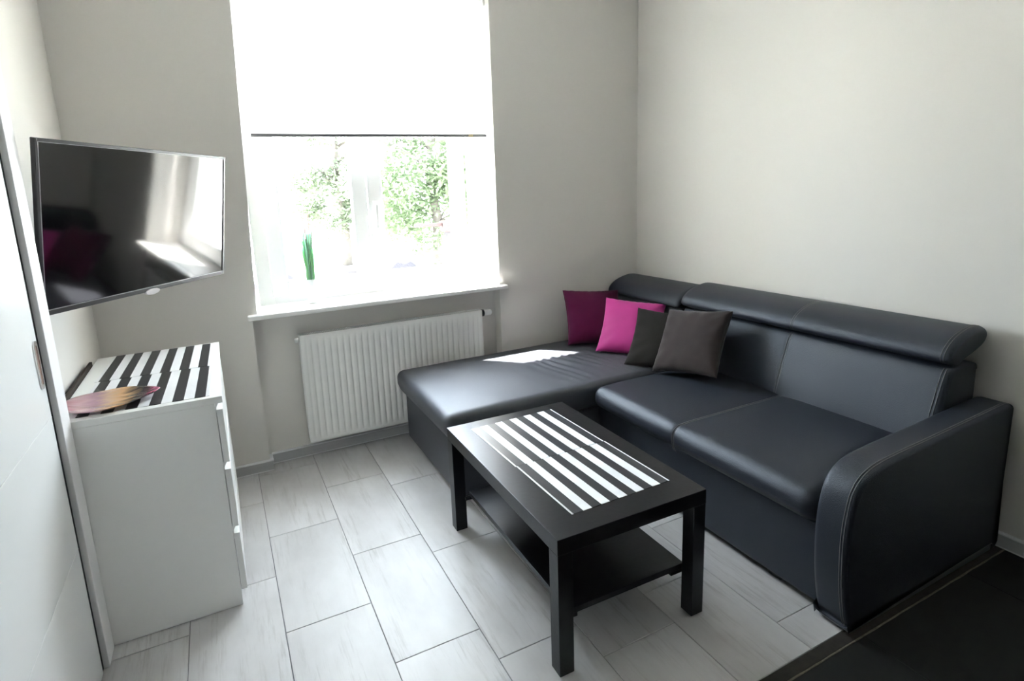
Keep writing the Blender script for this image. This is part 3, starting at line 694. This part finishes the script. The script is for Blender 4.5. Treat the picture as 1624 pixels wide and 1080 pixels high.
# stitching along backrest / headrest
def stitch_on(prof, ia, ib, y, off=0.0012, dz=0.0, dy=(0.0,), r=0.0011):
    bm = bmesh.new(); n = len(prof); cx = sum(p[0] for p in prof)/n; cz = sum(p[1] for p in prof)/n
    for e in dy:
        pts = []
        for k in range(ia, ib+1):
            a = Vector(prof[(k-1) % n]); b = Vector(prof[(k+1) % n]); t = (b-a).normalized(); nn = Vector((-t.y, t.x))
            p = Vector(prof[k % n])
            if nn.dot(p-Vector((cx, cz))) < 0: nn = -nn
            p = p+nn*off; pts.append((p.x, y+e, p.y+dz))
        tube(bm, pts, r, 5)
    return bm
spart('seam_stitching', stitch_on(BPc, 27, 48, -1.375, -0.0022, dy=(-0.005, 0.005)), M_thread, bk).parent = bk
spart('edge_stitching', stitch_on(BPc, 27, 48, -2.006, 0.0008, dy=(-0.006, 0.0045)), M_thread, bk)
spart('seam_stitching', stitch_on(HPc, 1, 28, -1.40, -0.0018, dz=-0.0055, dy=(-0.005, 0.005)), M_thread, h1)
spart('edge_stitching', stitch_on(HPc, 1, 30, -2.012, 0.0008, dz=0.000, dy=(-0.005, 0.005)), M_thread, h1)
# armrest
AP = [(-0.055, 0.045), (-0.045, 0.30), (-0.045, 0.555), (-0.060, 0.582), (-0.095, 0.588), (-0.30, 0.579), (-0.55, 0.568), (-0.74, 0.560), (-0.84, 0.550), (-0.898, 0.530), (-0.940, 0.490), (-0.962, 0.42), (-0.970, 0.33), (-0.962, 0.20), (-0.945, 0.10), (-0.925, 0.034), (-0.90, 0.027), (-0.5, 0.027), (-0.08, 0.027)]
APc = catmull(AP, 5)
arm = spart('armrest', loft(APc, -2.152, -2.0365, 0.014, 0.020, 5, 4), smooth=False)
for p in (arm,): pass
spart('edge_stitching', stitch_on(APc, 10, 76, -2.136, 0.0010, dy=(0.0, 0.008)), M_thread, arm)
spart('plinth', B(-0.915, -0.06, -2.146, -2.044, 0.0005, 0.0265, bev=0.002), M_alu, arm, smooth=False, label='metal strip under the armrest')
for (xx, yy) in ((-1.62, -0.75), (-1.62, -0.12), (-0.86, -0.90), (-0.86, -1.85), (-0.12, -0.12), (-0.12, -1.95)):
    spart('foot', B(xx-0.025, xx+0.025, yy-0.025, yy+0.025, 0.0003, 0.0278, bev=0.002), M_black, smooth=False)

# ------------------------------------------------------------------ throw pillows
def pillow(label, x, y, psi, phi, roll, s, T, m, z0=0.460, seed=0, off=0.0):
    e = Vector((math.cos(psi), math.sin(psi), 0)); n = Vector((-math.sin(psi), math.cos(psi), 0))
    u = Vector((0, 0, 1))*math.cos(phi)+n*math.sin(phi)
    e2 = e*math.cos(roll)+u*math.sin(roll); up = u*math.cos(roll)-e*math.sin(roll); nn = e2.cross(up)   # nn towards viewer
    N_ = 34; bm = bmesh.new(); h = s/2
    def P(a, b, side):
        # a,b in -1..1 ; edges pulled in, corners left as ears
        x_ = a*h*(1-0.075*(1-b*b)); y_ = b*h*(1-0.075*(1-a*a))
        t = (max(0, 1-a*a)*max(0, 1-b*b))**0.36*T/2
        ed = (1-abs(a))*(1-abs(b))
        wr = 0.006*noise.noise(Vector((a*2.2+seed, b*2.2, side*0.7)))*min(1, ed*12)
        cr = math.atan2(b, a); rad = math.hypot(a, b)
        wr += 0.006*math.sin(cr*14+seed)*max(0, rad-0.55)*min(1, ed*14)
        ripple = 0.0022*math.sin(a*26+seed)*(abs(b) > 0.97)+0.0022*math.sin(b*23+seed)*(abs(a) > 0.97)
        return Vector((x_, y_+0, side*(t+wr)+ripple))
    grid = {}
    def gv(i, j, side):
        a = math.sin(PI/2*(-1+2*i/N_)); b = math.sin(PI/2*(-1+2*j/N_))
        if i in (0, N_) or j in (0, N_): side = 0
        k = (i, j, side)
        if k not in grid:
            sd = side if side else 0
            p = P(a, b, sd) if sd else Vector((*P(a, b, 1)[:2], 0.0022*math.sin((a+b)*20+seed)))
            grid[k] = bm.verts.new(p)
        return grid[k]
    for side in (1, -1):
        for i in range(N_):
            for j in range(N_):
                q = [gv(i, j, side), gv(i+1, j, side), gv(i+1, j+1, side), gv(i, j+1, side)]
                if side < 0: q.reverse()
                q2 = []
                for v in q:
                    if v not in q2: q2.append(v)
                if len(q2) > 2: bm.faces.new(q2)
    c = Vector((x, y, z0))+u*h*0.985+nn*off
    Mx = Matrix(((e2.x, up.x, nn.x, c.x), (e2.y, up.y, nn.y, c.y), (e2.z, up.z, nn.z, c.z), (0, 0, 0, 1)))
    o = obj('throw_pillow', bm, m, None, True); o.matrix_world = Mx
    # piping seam
    bm = bmesh.new(); pts = []
    for k in range(4*24+1):
        q = k/24; sdd = int(q) % 4; t = -1+2*(q-int(q))
        a, b = ((t, -1), (1, t), (-t, 1), (-1, -t))[sdd]
        pts.append((a*h*(1-0.075*(1-b*b)), b*h*(1-0.075*(1-a*a)), 0.0022*math.sin((a+b)*20+seed)))
    tube(bm, pts, 0.0018, 5); obj('piping', bm, m, o, True)
    return tag(o, label, 'pillow', 'throw pillows on the sofa')
pillow('dark plum throw pillow leaning on the window wall, leftmost on the sofa', -0.538, -0.30, -0.31, 0.57, -0.06, 0.358, 0.15, M_plum, seed=1, z0=0.455)
pillow('bright magenta throw pillow between the plum and charcoal ones', -0.525, -0.580, -0.755, 0.68, -0.10, 0.352, 0.12, M_pink, seed=2, z0=0.452)
pillow('charcoal throw pillow overlapping the magenta one', -0.552, -0.862, -0.862, 0.70, -0.10, 0.350, 0.10, M_char, seed=3, off=-0.020, z0=0.454)
pillow('dark brown velvety throw pillow leaning on the backrest, rightmost in the row', -0.530, -1.010, -1.382, 0.625, 0.14, 0.352, 0.13, M_brown, seed=4, off=0.050, z0=0.450)

# ------------------------------------------------------------------ outside : washed-out garden
gz = -0.75
struct('sun_blocker', B(-9.0, -4.36, WT+0.5, 3.0, -0.74, 10.5), M_ext, label='unseen block added outside to keep the sun off the left sash')  # out of view, added only to block sun through the left sash
g_ = struct('ground', B(-30, 30, WT+0.02, 45, gz-0.3, gz), mat('pale_gravel', (0.62, 0.61, 0.58), 0.9, 0.1, bump=(20, 0.5), var=(3, 0.1)), label='pale gravel ground outside')
M_leafA = mat_leaf('foliage_a', (0.115, 0.150, 0.085), 0.55); M_leafB = mat_leaf('foliage_b', (0.130, 0.155, 0.105), 0.55)
M_bark = mat('bark', (0.10, 0.088, 0.078), 0.9, 0.1, bump=(30, 0.8), var=(8, 0.3))
def tree(x, y, H, R0, n, m, label, seed, low=1.0):
    rnd = random.Random(seed); t = thing('tree', label, 'tree', (x, y, gz))
    bm = bmesh.new(); tube(bm, [(0, 0, 0), (0.05, 0.03, H*0.3), (-0.06, 0.05, H*0.6), (0.03, 0, H*0.9)], [0.16, 0.12, 0.08, 0.02], 9)
    for k in range(9):
        a = rnd.random()*2*PI; z = H*rnd.uniform(0.25, 0.75); l = R0*rnd.uniform(.5, .9)
        tube(bm, [(0, 0, z), (math.cos(a)*l*.5, math.sin(a)*l*.5, z+l*.3), (math.cos(a)*l, math.sin(a)*l, z+l*.5)], [0.05, 0.03, 0.008], 6)
    obj('trunk', bm, M_bark, t)
    cl = [(Vector((rnd.uniform(-.92, .92)*R0, rnd.uniform(-.6, .6)*R0, low+rnd.random()*(H-low)))) for _ in range(40)]
    bm = bmesh.new()
    for i in range(n):
        c = rnd.choice(cl); p = c+Vector((rnd.gauss(0, .22), rnd.gauss(0, .22), rnd.gauss(0, .18)))*R0*0.8
        s = rnd.uniform(0.05, 0.10); d1 = Vector((rnd.gauss(0, 1), rnd.gauss(0, 1), rnd.gauss(0, .6))).normalized(); d2 = d1.cross(Vector((rnd.gauss(0, 1), rnd.gauss(0, 1), rnd.gauss(0, 1)))).normalized()
        d3 = d1.cross(d2)*s*0.12
        bm.faces.new([bm.verts.new(p-d1*s), bm.verts.new(p+d2*s*.45+d3), bm.verts.new(p+d1*s), bm.verts.new(p-d2*s*.45+d3)])
    o = obj('foliage', bm, m, t, recalc=False); o['kind'] = 'stuff'
tree(0.85, 14.2, 4.6, 1.45, 15000, M_leafB, 'pale leafy tree outside, seen in the left sash beside the middle post', 11, 0.9)
tree(2.3, 10.3, 4.6, 1.75, 17000, M_leafA, 'pale leafy tree outside, filling the right sash', 12, 0.9)
M_rock = mat('pale_stone', (0.024, 0.022, 0.026), 0.85, 0.2, bump=(12, 0.7), var=(4, 0.3))
def rock(x, y, s, label, seed):
    bm = bmesh.new(); bmesh.ops.create_icosphere(bm, subdivisions=3, radius=1)
    for v in bm.verts:
        v.co *= 1+0.35*noise.noise(v.co*1.6+Vector((seed, 0, 0))); v.co.z *= 0.65
    zmin = min(v.co.z for v in bm.verts)
    for v in bm.verts: v.co = Vector((v.co.x*s, v.co.y*s*0.8, (v.co.z-zmin-0.08)*s))
    o = obj('garden_rock', bm, M_rock, None, False); o.location = (x, y, gz); tag(o, label, 'rock', 'pale rocks outside the window')
for i, (x, y, s) in enumerate(((-2.05, 7.6, 0.42), (-1.55, 8.4, 0.6), (-1.15, 7.7, 0.38), (-0.45, 8.3, 0.40), (0.7, 8.6, 0.6), (0.1, 10.2, 0.4), (-2.9, 8.6, 0.5))):
    rock(x, y, s, ('pale rock outside behind the potted grass', 'large pale rock outside right of the potted grass', 'small pale rock outside by the left sash edge', 'pale rock outside low behind the middle post, nearest the house', 'largest pale rock outside, low in the right sash', 'pale rock outside far behind the others, at the foot of the middle post', 'pale rock outside, farthest left')[i], i*3.1)
gp = thing('gate_post', 'short reddish gate post outside, right side of the right sash', 'post', (1.75, 8.0, gz))
M_red = mat('faded_brick_red', (0.036, 0.022, 0.021), 0.8, 0.2, bump=(30, 0.4), var=(8, 0.2))
obj('post', B(-0.09, 0.09, -0.09, 0.09, 0.001, 1.28, bev=0.01), mat('pale_post', (0.03, 0.027, 0.028), 0.8, 0.2, bump=(30, 0.4)), gp); obj('cap', B(-0.16, 0.16, -0.16, 0.16, 1.28, 1.50, bev=0.02), M_red, gp)
obj('rail', B(-0.75, -0.165, -0.03, 0.03, 1.40, 1.47, bev=0.008), M_red, gp)
